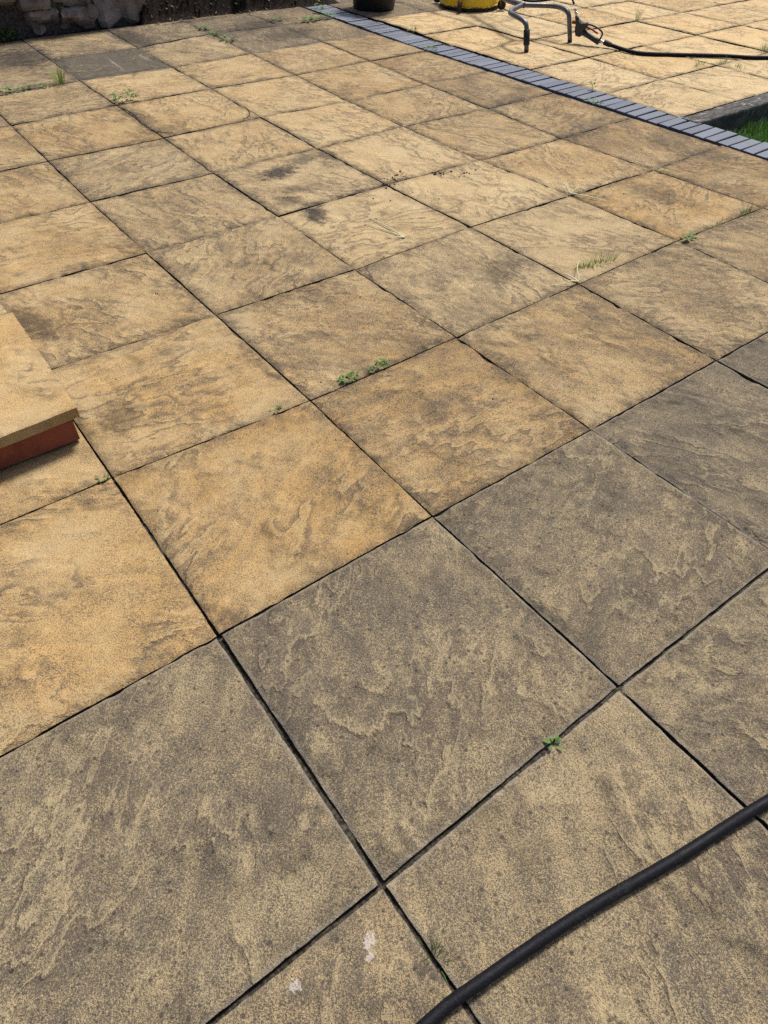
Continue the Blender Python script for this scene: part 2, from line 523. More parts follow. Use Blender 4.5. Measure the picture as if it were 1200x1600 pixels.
def slab(parent, corners, insets, n, z, params, mat, rough=.0022, seed=0.0, name='slab', edge_drop=.003, thick=.045, side='joint'):
    # corners: p00 p10 p11 p01; insets: bottom right top left
    C = [Vector(c) for c in corners]
    cen = sum(C, Vector((0, 0))) / 4
    lines = []
    for i in range(4):
        a, b2 = C[i], C[(i + 1) % 4]
        d = (b2 - a).normalized()
        nrm = Vector((-d.y, d.x))
        lines.append((a + nrm * insets[i], d))
    Q = [line_int(*lines[i - 1], *lines[i]) for i in range(4)]
    size = ((Q[1] - Q[0]).length + (Q[3] - Q[0]).length) / 2
    e1, e2 = .004 / size, .013 / size
    ts = [0, e1, e2] + [e2 + (1 - 2 * e2) * i / n for i in range(1, n)] + [1 - e2, 1 - e1, 1]
    m = len(ts)
    vs = []; uvs = []; fs = []
    tx, ty = random.uniform(-.0012, .0012), random.uniform(-.0012, .0012)
    for j, v in enumerate(ts):
        for i, u in enumerate(ts):
            p = Q[0] * (1 - u) * (1 - v) + Q[1] * u * (1 - v) + Q[2] * u * v + Q[3] * (1 - u) * v - cen
            du, dv = min(u, 1 - u) * size, min(v, 1 - v) * size
            d = min(du, dv)
            zz = mnoise.fractal(Vector((p.x * 5 + seed, p.y * 5 - seed, seed * .37)), 1.0, 2.0, 4) * rough
            zz += tx * p.x * 2 + ty * p.y * 2
            wob = 0
            if d < .05:
                w1 = mnoise.noise(Vector((p.x * 16 + seed * 3, p.y * 16, 3.1))) * .0014 + mnoise.noise(Vector((p.x * 60 + seed, p.y * 60, 9.1))) * .0012
                w1 = max(w1, -.0010)
                fall = max(0, 1 - d / .05)
                if du <= dv: p = p + Vector(((1 if u < .5 else -1) * (w1 + .0006) * fall, 0))
                if dv <= du: p = p + Vector((0, (1 if v < .5 else -1) * (w1 + .0006) * fall))
                chip = max(0, mnoise.noise(Vector((p.x * 22 + seed * 5, p.y * 22, 17.3))) - .22) * .016
                if d < .0125:
                    zz -= chip
            if d < 1e-6: zz -= edge_drop
            elif d < .0045: zz -= edge_drop * .35
            vs.append((p.x, p.y, zz)); uvs.append((u, v))
    for j in range(m - 1):
        for i in range(m - 1):
            a = j * m + i
            fs.append((a, a + 1, a + m + 1, a + m))
    ring = [i for i in range(m)] + [j * m + m - 1 for j in range(1, m)] + [(m - 1) * m + i for i in range(m - 2, -1, -1)] + [j * m for j in range(m - 2, 0, -1)]
    base = len(vs)
    for r in ring:
        vs.append((vs[r][0], vs[r][1], -thick)); uvs.append(uvs[r])
    L = len(ring)
    for i in range(L):
        j = (i + 1) % L
        fs.append((ring[j], ring[i], base + i, base + j))
    o = mesh_obj(name, vs, fs, mat, parent, True, (cen.x, cen.y, z), uvs)
    autosmooth(o, 50)
    if side:
        o.data.materials.append(M[side])
        for p in o.data.polygons[-L:]: p.material_index = 1
    o.color = params
    return o

MEAS = {(-1, 1): (0.596, -0.603), (0, 1): (0.601, 0.001), (1, 1): (0.602, 0.612), (-1, 2): (1.206, -0.595), (0, 2): (1.202, 0.003), (1, 2): (1.208, 0.59), (2, 2): (1.202, 1.198), (3, 2): (1.195, 1.778), (4, 2): (1.19, 2.385), (5, 2): (1.194, 2.974), (0, 3): (1.796, 0.001), (1, 3): (1.797, 0.6), (2, 3): (1.792, 1.191), (3, 3): (1.794, 1.778), (4, 3): (1.79, 2.374), (5, 3): (1.797, 2.964), (6, 3): (1.8, 3.63), (7, 3): (1.797, 4.225), (8, 3): (1.802, 4.822), (9, 3): (1.814, 5.492), (0, 4): (2.403, 0.001), (1, 4): (2.415, 0.612), (2, 4): (2.409, 1.218), (3, 4): (2.388, 1.791), (4, 4): (2.384, 2.38), (5, 4): (2.389, 2.983), (6, 4): (2.404, 3.624), (7, 4): (2.41, 4.195), (8, 4): (2.421, 4.811), (9, 4): (2.439, 5.474), (1, 5): (3.035, 0.626), (2, 5): (3.013, 1.205), (3, 5): (2.967, 1.773), (4, 5): (2.961, 2.399), (5, 5): (2.966, 2.939), (6, 5): (2.994, 3.591), (7, 5): (3.018, 4.232), (8, 5): (3.05, 4.91), (9, 5): (3.04, 5.43), (1, 6): (3.634, 0.61), (2, 6): (3.597, 1.186), (3, 6): (3.549, 1.764), (4, 6): (3.57, 2.372), (5, 6): (3.574, 2.965), (6, 6): (3.599, 3.609), (7, 6): (3.626, 4.232)}
ROWY = {-4: -2.4, -3: -1.8, -2: -1.2, -1: -.6, 0: 0, 1: .608, 2: 1.2, 3: 1.778, 4: 2.38, 5: 2.966, 6: 3.61, 7: 4.22, 8: 4.85, 9: 5.46}
EDGE7 = {-4: 4.22, -3: 4.22, -2: 4.22, -1: 4.215, 0: 4.21, 1: 4.205, 2: 4.185, 3: 4.155, 4: 4.14, 5: 4.13, 6: 4.11, 7: 4.10, 8: 4.125, 9: 4.13}
def gpt(r, c):
    if c == 7:
        return (EDGE7[r] - .004, ROWY[r])
    if (r, c) in MEAS:
        return MEAS[(r, c)]
    return (c * .6 + (0.02 if c >= 5 else 0), ROWY[r])

COLJ = {(1, -2): 14, (1, -1): 18, (1, 0): 10, (1, 1): 8, (2, -2): 11, (2, -1): 9, (2, 0): 9, (2, 1): 9, (2, 2): 9, (2, 3): 6, (2, 4): 7, (2, 5): 8,
        (3, -1): 4, (3, 0): 8, (3, 1): 9, (3, 2): 9, (3, 3): 9, (3, 4): 4, (3, 5): 5, (3, 6): 9, (3, 7): 10, (3, 8): 9,
        (4, -1): 16, (4, 0): 14, (4, 1): 11, (4, 2): 11, (4, 3): 12, (4, 4): 11, (4, 5): 9, (4, 6): 3, (4, 7): 5, (4, 8): 9,
        (5, 0): 3, (5, 1): 5, (5, 2): 6, (5, 3): 4, (5, 4): 5, (5, 5): 9, (5, 6): 11, (5, 7): 10, (5, 8): 8,
        (6, 1): 3, (6, 2): 4, (6, 3): 10, (6, 4): 3, (6, 5): 8, (6, 6): 4, (6, 7): 7}
ROWJ = {(-1, 0): 14, (-1, 1): 13, (-1, 2): 10, (0, 0): 8, (0, 1): 8, (0, 2): 8, (0, 3): 8, (0, 4): 9, (1, 0): 5, (1, 1): 5, (1, 2): 3, (1, 3): 8, (1, 4): 5, (1, 5): 6,
        (2, 1): 8, (2, 2): 8, (2, 3): 9, (2, 4): 3, (2, 5): 6, (3, 1): 6, (3, 2): 4, (3, 3): 11, (3, 4): 9, (3, 5): 8, (3, 6): 3,
        (4, 1): 5, (4, 2): 6, (4, 3): 4, (4, 4): 6, (4, 5): 8, (4, 6): 3, (5, 1): 6, (5, 2): 5, (5, 3): 9, (5, 4): 10, (5, 5): 3, (5, 6): 7,
        (6, 1): 5, (6, 2): 3, (6, 3): 9, (6, 4): 6, (6, 5): 6, (6, 6): 3, (7, 2): 13, (7, 3): 11, (7, 4): 4, (7, 5): 6, (7, 6): 7, (8, 2): 4, (8, 3): 12, (8, 4): 10, (8, 5): 5, (8, 6): 3}
# grime, warmth, brightness, edge grime
LOOK = {(-2, 0): (.52, .25, .92, .3), (-2, 1): (.60, .15, .88, .3), (-2, 2): (.64, .1, .86, .4), (-1, 0): (.62, .12, .86, .5), (-1, 1): (.62, .12, .9, .6), (-1, 2): (.66, .15, .88, .6), (-1, 3): (.72, .05, .82, .7), (-1, 4): (.76, .05, .8, .8),
        (0, 0): (.26, .55, 1.0, .4), (0, 1): (.30, 1.0, .95, .6), (0, 2): (.40, 1.0, .92, .7), (0, 3): (.42, .7, .95, .7), (0, 4): (.44, .45, .95, .6), (0, 5): (.46, .5, .92, .6),
        (1, 0): (.22, .5, 1.0, .5), (1, 1): (.30, .6, 1.0, .6), (1, 2): (.44, .55, .97, .7), (1, 3): (.38, .25, 1.02, .7), (1, 4): (.28, .25, 1.0, .5), (1, 5): (.30, .9, .95, .8), (1, 6): (.42, .8, .9, .8),
        (2, 1): (.32, .6, .98, .7), (2, 2): (.40, .5, .98, .6), (2, 3): (.24, .3, 1.04, .6), (2, 4): (.16, .2, 1.06, .5), (2, 5): (.28, .6, 1.0, .8), (2, 6): (.44, .8, .9, .8),
        (3, 1): (.28, .7, .98, .5), (3, 2): (.40, .5, .97, .6), (3, 3): (.30, .25, 1.02, .8), (3, 4): (.18, .25, 1.06, .6), (3, 5): (.34, .6, .96, .8), (3, 6): (.42, .8, .9, .8),
        (4, 1): (.32, .7, .96, .6), (4, 2): (.44, .45, .95, .6), (4, 3): (.28, .5, 1.0, .7), (4, 4): (.18, .35, 1.05, .6), (4, 5): (.34, .6, .95, .7), (4, 6): (.46, .75, .88, .8),
        (5, 1): (.34, .7, .94, .6), (5, 2): (.32, .75, .95, .6), (5, 3): (.24, .6, .98, .6), (5, 4): (.18, .4, 1.02, .5), (5, 5): (.30, .7, .95, .6), (5, 6): (.40, .8, .9, .7),
        (6, 2): (.38, .5, .9, .7), (6, 3): (.20, .45, 1.0, .5), (6, 4): (.24, .5, .98, .7), (6, 5): (.32, .6, .95, .8), (6, 6): (.36, .7, .9, .7),
        (7, 2): (.40, .5, .88, .8), (7, 3): (.92, .1, .66, 1.0), (7, 4): (.30, .4, .95, .8), (7, 5): (.52, .4, .88, 1.0), (7, 6): (.46, .7, .88, .9),
        (8, 2): (.52, .5, .85, 1.0), (8, 3): (.36, .4, .95, 1.0), (8, 4): (.48, .4, .9, 1.0), (8, 5): (.55, .4, .88, 1.0), (8, 6): (.50, .5, .85, 1.0)}
for r in range(-4, 9):
    for c in range(-3, 7):
        ins = tuple(max(w * .66, 4.2 + (.85 if h else .25) * max(0, r)) / 2000 - .0006 for w, h in ((ROWJ.get((r, c), 8), 1), (COLJ.get((c + 1, r), 8), 0), (ROWJ.get((r + 1, c), 8), 1), (COLJ.get((c, r), 8), 0)))
        if r == 8: ins = ins[:2] + (.001,) + ins[3:]
        pr = LOOK.get((r, c), (random.uniform(.56, .68), random.uniform(.05, .2), .87, .5) if r < 0 else (random.uniform(.3, .5), random.uniform(.3, .7), .94, .6))
        pr = (pr[0] + (-.01 if r < 0 else .05 + (.13 if r >= 7 else 0)), pr[1] if r < 0 else min(1.0, pr[1] + (.30 if r < 2 and c < 3 else .12)), pr[2] * (.95 if r < 0 else 1.03), min(1.0, pr[3] + (.25 if r >= 3 else 0)))
        near = (r, c) in ((-1, 0), (-1, 1), (-1, 2), (-2, 0), (-2, 1), (-2, 2), (0, 0), (0, 1), (0, 2), (-1, 3), (0, 3))
        n = 44 if near else (22 if (r < 4 and c > 0) else 12)
        slab(patio, [gpt(r, c), gpt(r, c + 1), gpt(r + 1, c + 1), gpt(r + 1, c)], ins, n, random.uniform(-.0012, .0012), pr, slab_mat_for([gpt(r, c), gpt(r + 1, c + 1)]),
             seed=r * 7.3 + c * 3.1 + 20)
UX = [4.388, 4.96, 5.58, 6.22, 6.83, 7.44, 8.05, 8.66, 9.27]
UY = [1.622, 2.19, 2.83, 3.41, 4.0, 4.61, 5.2, 5.8, 6.4]
for j in range(len(UY) - 1):
    for i in range(len(UX) - 1):
        def jp(a, b2):
            h = math.sin(a * 12.9 + b2 * 78.2) * 43758.5
            return (UX[a] + ((h % 1) - .5) * (.02 if a else 0), UY[b2] + (((h * 1.7) % 1) - .5) * (.02 if b2 else 0))
        pr = (random.uniform(.08, .24), random.uniform(.25, .6), random.uniform(1.18, 1.30), random.uniform(.5, .9))
        if j >= 5 and i <= 2: pr = (.62, .4, .85, 1.0)  # shade on these far slabs put into the colour as heavy grime
        slab(upper_patio, [jp(i, j), jp(i + 1, j), jp(i + 1, j + 1), jp(i, j + 1)], [random.uniform(.003, .008) for _ in range(4)],
             14 if i < 5 else 8, random.uniform(-.003, .003), pr, M['slab'], seed=200 + i * 5.1 + j * 9.7, rough=.003, side='joint_sand')

# ------------------------------------------------------------------ blue brick edging between the two patios
edging = empty('brick_edging', (4.26, 2.2, 0))
tag(edging, 'strip of slate-blue bricks laid side by side between the two patios', 'edging')
e = MB(); e.box(4.118, 4.388, -2.5, 5.5, -.139, -.030)
e.build('mortar_bed', M['joint'], edging, origin=(4.26, 2.2, 0))
def strip_x(y):
    pts = [(-2.5, 4.238), (.9, 4.222), (1.5, 4.205), (2.2, 4.178), (2.9, 4.160), (3.5, 4.137), (3.9, 4.118), (4.4, 4.142), (4.8, 4.150), (5.6, 4.165)]
    for (a, xa), (b2, xb) in zip(pts, pts[1:]):
        if y <= b2:
            return xa + (xb - xa) * (y - a) / (b2 - a)
    return pts[-1][1]
brick_meshes = []
for i in range(5):
    bb = MB(); bb.box(0, .207 + random.uniform(-.004, .004), -.0308 - random.uniform(0, .0025), .0308 + random.uniform(0, .0025), -.06, 0, .0035)
    me = bpy.data.meshes.new('brick'); me.from_pydata([tuple(v) for v in bb.v], [], bb.f); me.materials.append(M['blue_brick'])
    brick_meshes.append(me)
y = -1.6
i = 0
while y < 5.36:
    o = bpy.data.objects.new('brick', brick_meshes[i % 5]); col.objects.link(o)
    o.parent = edging
    s = (strip_x(y + .1) - strip_x(y - .1)) / .2
    o.location = (strip_x(y) + random.uniform(-.002, .002) - 4.26, y - 2.2, random.uniform(-.004, .001))
    o.rotation_euler = (random.uniform(-.012, .012), random.uniform(-.012, .012), -math.atan(s) * .5 + random.uniform(-.012, .012))
    y += .0762 + random.uniform(-.0015, .0015); i += 1

# ------------------------------------------------------------------ concrete kerb beside the lawn
kb = MB()
nx = 40
prof = [(-.004, -.14), (-.002, -.02), (.0, -.004), (.004, .001), (.06, .003), (.115, .002), (.120, -.003), (.121, -.14)]
vs = []; fs = []
for i in range(nx + 1):
    x = 4.385 + i * .09
    for (dy, dz) in prof:
        w = mnoise.noise(Vector((x * 9, dy * 30, dz * 20))) * .004
        vs.append((x, 1.492 + dy + w, dz + w * .6))
for i in range(nx):
    for j in range(len(prof) - 1):
        a = i * len(prof) + j
        fs.append((a, a + len(prof), a + len(prof) + 1, a + 1))
fs.append(tuple(range(len(prof)))); fs.append(tuple(nx * len(prof) + j for j in reversed(range(len(prof)))))
kerb = mesh_obj('concrete_kerb', [Vector(v) - Vector((6, 1.55, 0)) for v in vs], fs, M['kerb'], None, True, (6, 1.55, 0))
autosmooth(kerb, 50)
tag(kerb, 'weathered grey concrete kerb between the washed patio and the lawn', 'kerb')

# lawn
random.seed(11)
lv = []; lf = []
def blade(vs, fs, x, y, z, h, w, lean, az):
    dx, dy = math.cos(az), math.sin(az)
    px, py = -dy * w / 2, dx * w / 2
    b = len(vs)
    m1, m2 = .45, .8
    vs += [(x - px, y - py, z), (x + px, y + py, z),
           (x - px * .8 + dx * lean * .25, y - py * .8 + dy * lean * .25, z + h * m1), (x + px * .8 + dx * lean * .25, y + py * .8 + dy * lean * .25, z + h * m1),
           (x - px * .45 + dx * lean * .62, y - py * .45 + dy * lean * .62, z + h * m2), (x + px * .45 + dx * lean * .62, y + py * .45 + dy * lean * .62, z + h * m2),
           (x + dx * lean, y + dy * lean, z + h)]
    fs += [(b, b + 1, b + 3, b + 2), (b + 2, b + 3, b + 5, b + 4), (b + 4, b + 5, b + 6)]
for i in range(42000):
    x = 4.40 + (random.random() ** 1.6) * 3.2; y = 1.475 - (random.random() ** 1.3) * 2.6
    if y > 1.40 and random.random() < .6: continue
    h = random.uniform(.045, .10) * (1.1 if mnoise.noise(Vector((x * 5, y * 5, 0))) > 0 else .8)
    blade(lv, lf, x, y, -.145, h, random.uniform(.003, .006), random.uniform(.01, .06), random.uniform(0, 6.283))
tag(mesh_obj('lawn_grass', lv, lf, M['grass']), 'short green lawn grass below the concrete kerb', 'grass', kind='stuff')

# ------------------------------------------------------------------ step
step = empty('garden_step', (.30, 1.40, 0))
tag(step, 'low step of buff slabs on red brick standing on the patio', 'step')
def sp(x, y): return (x - .30, y - 1.40)
random.seed(5)
o = slab(step, [sp(-.02, .755), sp(.607, .786), sp(.611, 1.385), sp(-.02, 1.385)], (0, 0, .003, .003), 26, .122, (.16, .75, 1.08, .25), M['slab'], seed=91, name='tread', rough=.0025, edge_drop=.003, thick=.034, side=None)
for cs in ([sp(-.02, 1.385), sp(.600, 1.385), sp(.598, 1.99), sp(-.02, 1.99)], [sp(-.64, .755), sp(-.02, .755), sp(-.02, 1.385), sp(-.64, 1.385)], [sp(-.64, 1.385), sp(-.02, 1.385), sp(-.02, 1.99), sp(-.64, 1.99)]):
    slab(step, cs, (.003, .003, .003, .003), 12, .121, (.16, .3, 1.08, .3), M['slab'], seed=cs[0][0] * 31 + 77, name='tread', rough=.0025, edge_drop=.003, thick=.034, side=None)
def rbrick(x0, x1, y0, y1, z0, z1):
    m = MB(); m.box(x0, x1, y0, y1, z0, z1, .003)
    return m.build('brick', M['red_brick'], step, origin=(.30, 1.40, 0))
x = .586
while x > -.6:
    rbrick(x - .225, x, .800, .908, .010, .080); x -= .235
y = .918
while y < 1.9:
    rbrick(.486, .584, y, min(y + .215, 1.98), .006, .078); y += .225
m = MB(); m.box(-.63, .572, .830, 1.98, .0005, .0862)
m.build('mortar_core', M['mortar'], step, origin=(.30, 1.40, 0))
m = MB(); m.box(-.63, .574, .8035, 1.0, .0802, .0868)
m.build('mortar_bed', M['mortar'], step, origin=(.30, 1.40, 0))

# ------------------------------------------------------------------ rubble stone wall
random.seed(3)
wall = empty('stone_wall', (1.6, 5.75, 0))
tag(wall, 'rough rubble stone wall along the far side of the patio', 'wall')
def stone(x0, x1, z0, z1, y0=5.52, depth=.3, seed=0.0, amp=.075):
    n = 14
    vs = []; fs = []
    cx, cz, cy = (x0 + x1) / 2, (z0 + z1) / 2, y0 + depth / 2
    hx, hz, hy = (x1 - x0) / 2 * 1.05, (z1 - z0) / 2 * 1.06, depth / 2
    nu, nv = 22, 14
    for j in range(nv + 1):
        ph = -math.pi / 2 + math.pi * j / nv
        for i in range(nu):
            th = 2 * math.pi * i / nu
            d = Vector((math.cos(ph) * math.cos(th), math.cos(ph) * math.sin(th), math.sin(ph)))
            f = 7.0
            rr = (abs(d.x) ** f + abs(d.y) ** f + abs(d.z) ** f) ** (-1 / f)
            d = d * rr
            q = Vector((d.x * hx, d.y * hy, d.z * hz))
            nn = mnoise.fractal(Vector((q.x * 7 + seed, q.y * 7 + seed * 2, q.z * 7)), .8, 2.0, 4) * amp
            cell = mnoise.noise(Vector((q.x * 3 + seed, q.y * 3, q.z * 3 + seed))) * amp * 1.2
            s = 1 + (nn + cell) / max(min(hx, hz, hy), .05) * .6
            vs.append((q.x * min(s, 1.06), q.y * s, q.z * min(s, 1.06)))
    for j in range(nv):
        for i in range(nu):
            k2 = (i + 1) % nu
            fs.append((j * nu + i, j * nu + k2, (j + 1) * nu + k2, (j + 1) * nu + i))
    o = mesh_obj('stone', vs, fs, M['stone'], wall, True, (cx - 1.6, cy - 5.75, cz))
    autosmooth(o, 28)
    return o
VIS = [(1.30, 1.66, .0, .21), (1.67, 1.90, .004, .175), (1.905, 2.13, .002, .15), (2.135, 2.43, -.004, .145), (2.44, 2.83, -.002, .27),
       (1.40, 1.86, .20, .33), (1.87, 2.10, .155, .30), (2.11, 2.43, .15, .31)]
for i, a in enumerate(VIS):
    stone(*a, y0=5.515 + (.0 if i != 4 else -.02) + random.uniform(-.01, .015) + (.02 if i > 4 else 0), seed=i * 4.7 + 1)
x = -.2
while x < 1.28:
    w = random.uniform(.25, .4); stone(x, min(x + w, 1.295), 0, random.uniform(.18, .24), y0=5.52, seed=x * 9 + 50); x += w + .01
for z0, z1 in ((.33, .52), (.53, .70)):
    x = -.2 + random.uniform(0, .1)
    while x < 2.6:
        w = random.uniform(.22, .42); stone(x, x + w, z0, z1 + random.uniform(-.01, .01), y0=5.54 + random.uniform(-.01, .02), seed=x * 7 + z0 * 40); x += w + .012
x = -.2
while x < 1.39:
    w = random.uniform(.22, .36); stone(x, min(x + w, 1.395), .235, .33, y0=5.53, seed=x * 5 + 9); x += w + .01
m = MB(); m.box(-.2, 2.72, 5.555, 5.80, -.02, .66)
m.build('wall_core', M['mortar'], wall, origin=(1.6, 5.75, 0))

# soil bank right of the wall and behind it
vs = []; fs = []
NX, NY = 90, 46
for j in range(NY + 1):
    for i in range(NX + 1):
        x = -.2 + i * (4.72 / NX); y = 5.24 + j * .03
        foot = 5.46 if x < 3.1 else 5.46 - (x - 3.1) * .10
        if x < 2.75: foot = 5.70
        t = y - foot
        prof_z = 0 if t <= 0 else min(t * 2.2, .30 + (t - .136) * .75) if t > .136 else t * 2.2
        if x < 2.7: prof_z = .66 if t > .0 else -.05
        fall = max(0, min(1, (4.52 - x) / .30))
        nz = mnoise.fractal(Vector((x * 6, y * 6, 2)), .9, 2.0, 5) * .05 + mnoise.noise(Vector((x * 25, y * 25, 7))) * .014
        z = min(prof_z, .66) * fall + (nz * min(1, max(0, t * 8)))
        if t <= 0: z = -.012 + (0.0 if t < -.05 else (t + .05) * .2) + mnoise.noise(Vector((x * 20, y * 20, 1))) * .003
        vs.append((x, y, z))
for j in range(NY):
    for i in range(NX):
        a = j * (NX + 1) + i
        fs.append((a, a + 1, a + NX + 2, a + NX + 1))
bank = mesh_obj('soil_bank', vs, fs, M['soil'], None, True)
tag(bank, kind='structure')
# litter of small stones and dead leaves on the bank
random.seed(21)
lv, lf = [], []
for i in range(420):
    x = random.uniform(2.8, 4.4); y = random.uniform(5.36, 5.75)
    foot = 5.46 if x < 3.1 else 5.46 - (x - 3.1) * .10
    t = y - foot
    z = (max(0, t) * 2.2 if t < .136 else .30 + (t - .136) * .75) * max(0, min(1, (4.52 - x) / .30)) + mnoise.fractal(Vector((x * 6, y * 6, 2)), .9, 2.0, 5) * .05 * min(1, max(0, t * 8)) + .006
    s = random.uniform(.006, .02); a = random.uniform(0, 6.28)
    ca, sa = math.cos(a) * s, math.sin(a) * s
    bb = len(lv)
    lv += [(x - ca, y - sa, z), (x + sa * .45, y - ca * .45, z + .006), (x + ca, y + sa, z + random.uniform(0, .02)), (x - sa * .45, y + ca * .45, z + .004)]
    lf += [(bb, bb + 1, bb + 2, bb + 3)]
tag(mesh_obj('leaf_litter', lv, lf, M['dry']), 'dead brown leaves scattered on the dark soil bank', 'leaf litter', kind='stuff')

# ------------------------------------------------------------------ black plant pot
pot = empty('plant_pot', (4.635, 4.98, .003))
tag(pot, 'black plastic plant pot at the far end of the brick edging', 'plant pot')
m = MB()
m.lathe([(.155, .0), (.172, .002), (.178, .012), (.215, .33), (.228, .335), (.231, .39), (.226, .395), (.216, .392), (.205, .33)], 48)
o = m.build('pot_body', M['black_plastic'], pot); autosmooth(o, 40)
m = MB(); m.lathe([(.0, .352), (.1, .355), (.208, .345)], 32, close=False)
m.build('soil', M['soil'], pot)

# ------------------------------------------------------------------ yellow surface cleaner with tubular handle
CX, CY = 5.40, 4.60
clean = empty('surface_cleaner', (CX, CY, .004))
tag(clean, 'round yellow patio surface cleaner on castors with grey tubular handle', 'surface cleaner')
def rel(p): return (p[0] - CX, p[1] - CY, p[2] - .004)
m = MB()
m.lathe([(.255, .022), (.262, .022), (.262, .030), (.256, .034), (.252, .125), (.243, .142), (.20, .156), (.09, .166), (.0, .168)], 64, close=False)
m.lathe([(.25, .024), (.245, .12), (.0, .15)], 64, close=False)
o = m.build('shroud', M['yellow'], clean); autosmooth(o, 40)
m = MB()
for i in range(150):
    a0 = i / 150 * 2 * math.pi; a1 = (i + .8) / 150 * 2 * math.pi
    zb = random.uniform(.0, .012)
    m.add([(.256 * math.cos(a0), .256 * math.sin(a0), .03), (.256 * math.cos(a1), .256 * math.sin(a1), .03), (.258 * math.cos(a1), .258 * math.sin(a1), zb), (.258 * math.cos(a0), .258 * math.sin(a0), zb)], [(0, 1, 2, 3)])
m.build('brush_skirt', M['rubber'], clean)
m = MB(); m.lathe([(.05, .16), (.052, .20), (.035, .21), (.03, .30), (.045, .305), (.045, .34), (.0, .345)], 24, close=False)
o = m.build('swivel', M['chrome'], clean); autosmooth(o, 40)
def castor(px, py):
    d = Vector((px - CX, py - CY, 0)); dn = d.normalized()
    tdir = Vector((-dn.y, dn.x, 0))
    c0 = Vector((d.x, d.y, .036))
    m = MB(); seg = 20; w = .013
    vs = []
    for sgn in (-1, 1):
        for (rr, ww) in ((.036, w * .7), (.030, w)):
            for s in range(seg):
                a = 2 * math.pi * s / seg
                vs.append(c0 + tdir * (sgn * ww) + dn * (rr * math.cos(a)) + Vector((0, 0, rr * math.sin(a))))
    fs = []
    for s in range(seg):
        t = (s + 1) % seg
        fs += [(s, t, 2 * seg + t, 2 * seg + s), (s, seg + s, seg + t, t), (2 * seg + s, 2 * seg + t, 3 * seg + t, 3 * seg + s)]
    fs += [tuple(seg + s for s in range(seg)), tuple(3 * seg + s for s in reversed(range(seg)))]
    m.add(vs, fs)
    wh = m.build('castor', M['rubber'], clean); autosmooth(wh, 40)
    m = MB()
    for sgn in (-1, 1):
        m.tube([c0 + tdir * (sgn * .017), c0 + tdir * (sgn * .017) + Vector((0, 0, .05)) - dn * .01, c0 + tdir * (sgn * .010) + Vector((0, 0, .062)) - dn * .02], .005, 6)
    m.tube([c0 - tdir * .02, c0 + tdir * .02], .004, 6)
    m.tube([c0 + Vector((0, 0, .055)) - dn * .015, c0 + Vector((0, 0, .115)) - dn * .02], .011, 10)
    m.tube([c0 + Vector((0, 0, .112)) - dn * .02, c0 + Vector((0, 0, .116)) - dn * .14], [.015, .012], 8)
    m.build('castor_bracket', M['orange_metal'], wh)
castor(5.135, 4.43); castor(5.515, 4.315); castor(5.235, 4.845)

# handle frame, its two ends standing on the slabs
RB = .0165
m = MB()
m.tube([rel(p) for p in curve([(5.40, 4.60, .30), (5.32, 4.42, .29), (5.20, 4.15, .225), (5.06, 3.85, .195), (4.985, 3.67, .20), (4.968, 3.525, .20)], 6)], RB * 1.12, 12)
m.build('handle_stem', M['steel'], clean, True)
m = MB()
m.tube([rel(p) for p in curve([(4.966, 3.545, .20), (5.05, 3.475, .20), (5.118, 3.415, .20), (5.146, 3.36, .20), (5.146, 3.28, .196), (5.142, 3.232, .172), (5.144, 3.212, .12), (5.163, 3.193, .012)], 6)], RB, 12)
m.build('handle_tube', M['steel'], clean, True)
m = MB()
m.tube([rel(p) for p in curve([(4.968, 3.545, .20), (4.86, 3.503, .196), (4.775, 3.468, .192), (4.728, 3.415, .190), (4.698, 3.31, .186), (4.690, 3.235, .172), (4.690, 3.205, .135), (4.682, 3.171, .012)], 6)], RB, 12)
m.build('handle_tube', M['steel'], clean, True)
m = MB(); m.tube([rel((4.690, 3.203, .132)), rel((4.690, 3.202, .128)), rel((4.6842, 3.180, .046)), rel((4.684, 3.179, .042))], [.019, .0225, .0225, .020], 14)
m.build('grip', M['rubber'], clean, True)
m = MB(); m.tube([rel((4.6822, 3.1712, .014)), rel((4.682, 3.171, .0))], [.0170, .0160], 12)
m.build('end_cap', M['black_plastic'], clean, True)
m = MB(); m.tube([rel((5.161, 3.1945, .02)), rel((5.163, 3.193, .0))], [.0172, .0165], 12)
m.build('end_cap', M['black_plastic'], clean, True)
m = MB()
m.tube([rel(p) for p in curve([(5.40, 4.60, .34), (5.36, 4.25, .25), (5.21, 3.86, .20), (5.175, 3.70, .185), (5.235, 3.53, .21), (5.235, 3.40, .262), (5.19, 3.29, .276), (5.160, 3.215, .238)], 8)], .0075, 10)
m.build('feed_hose', M['hose'], clean, True)

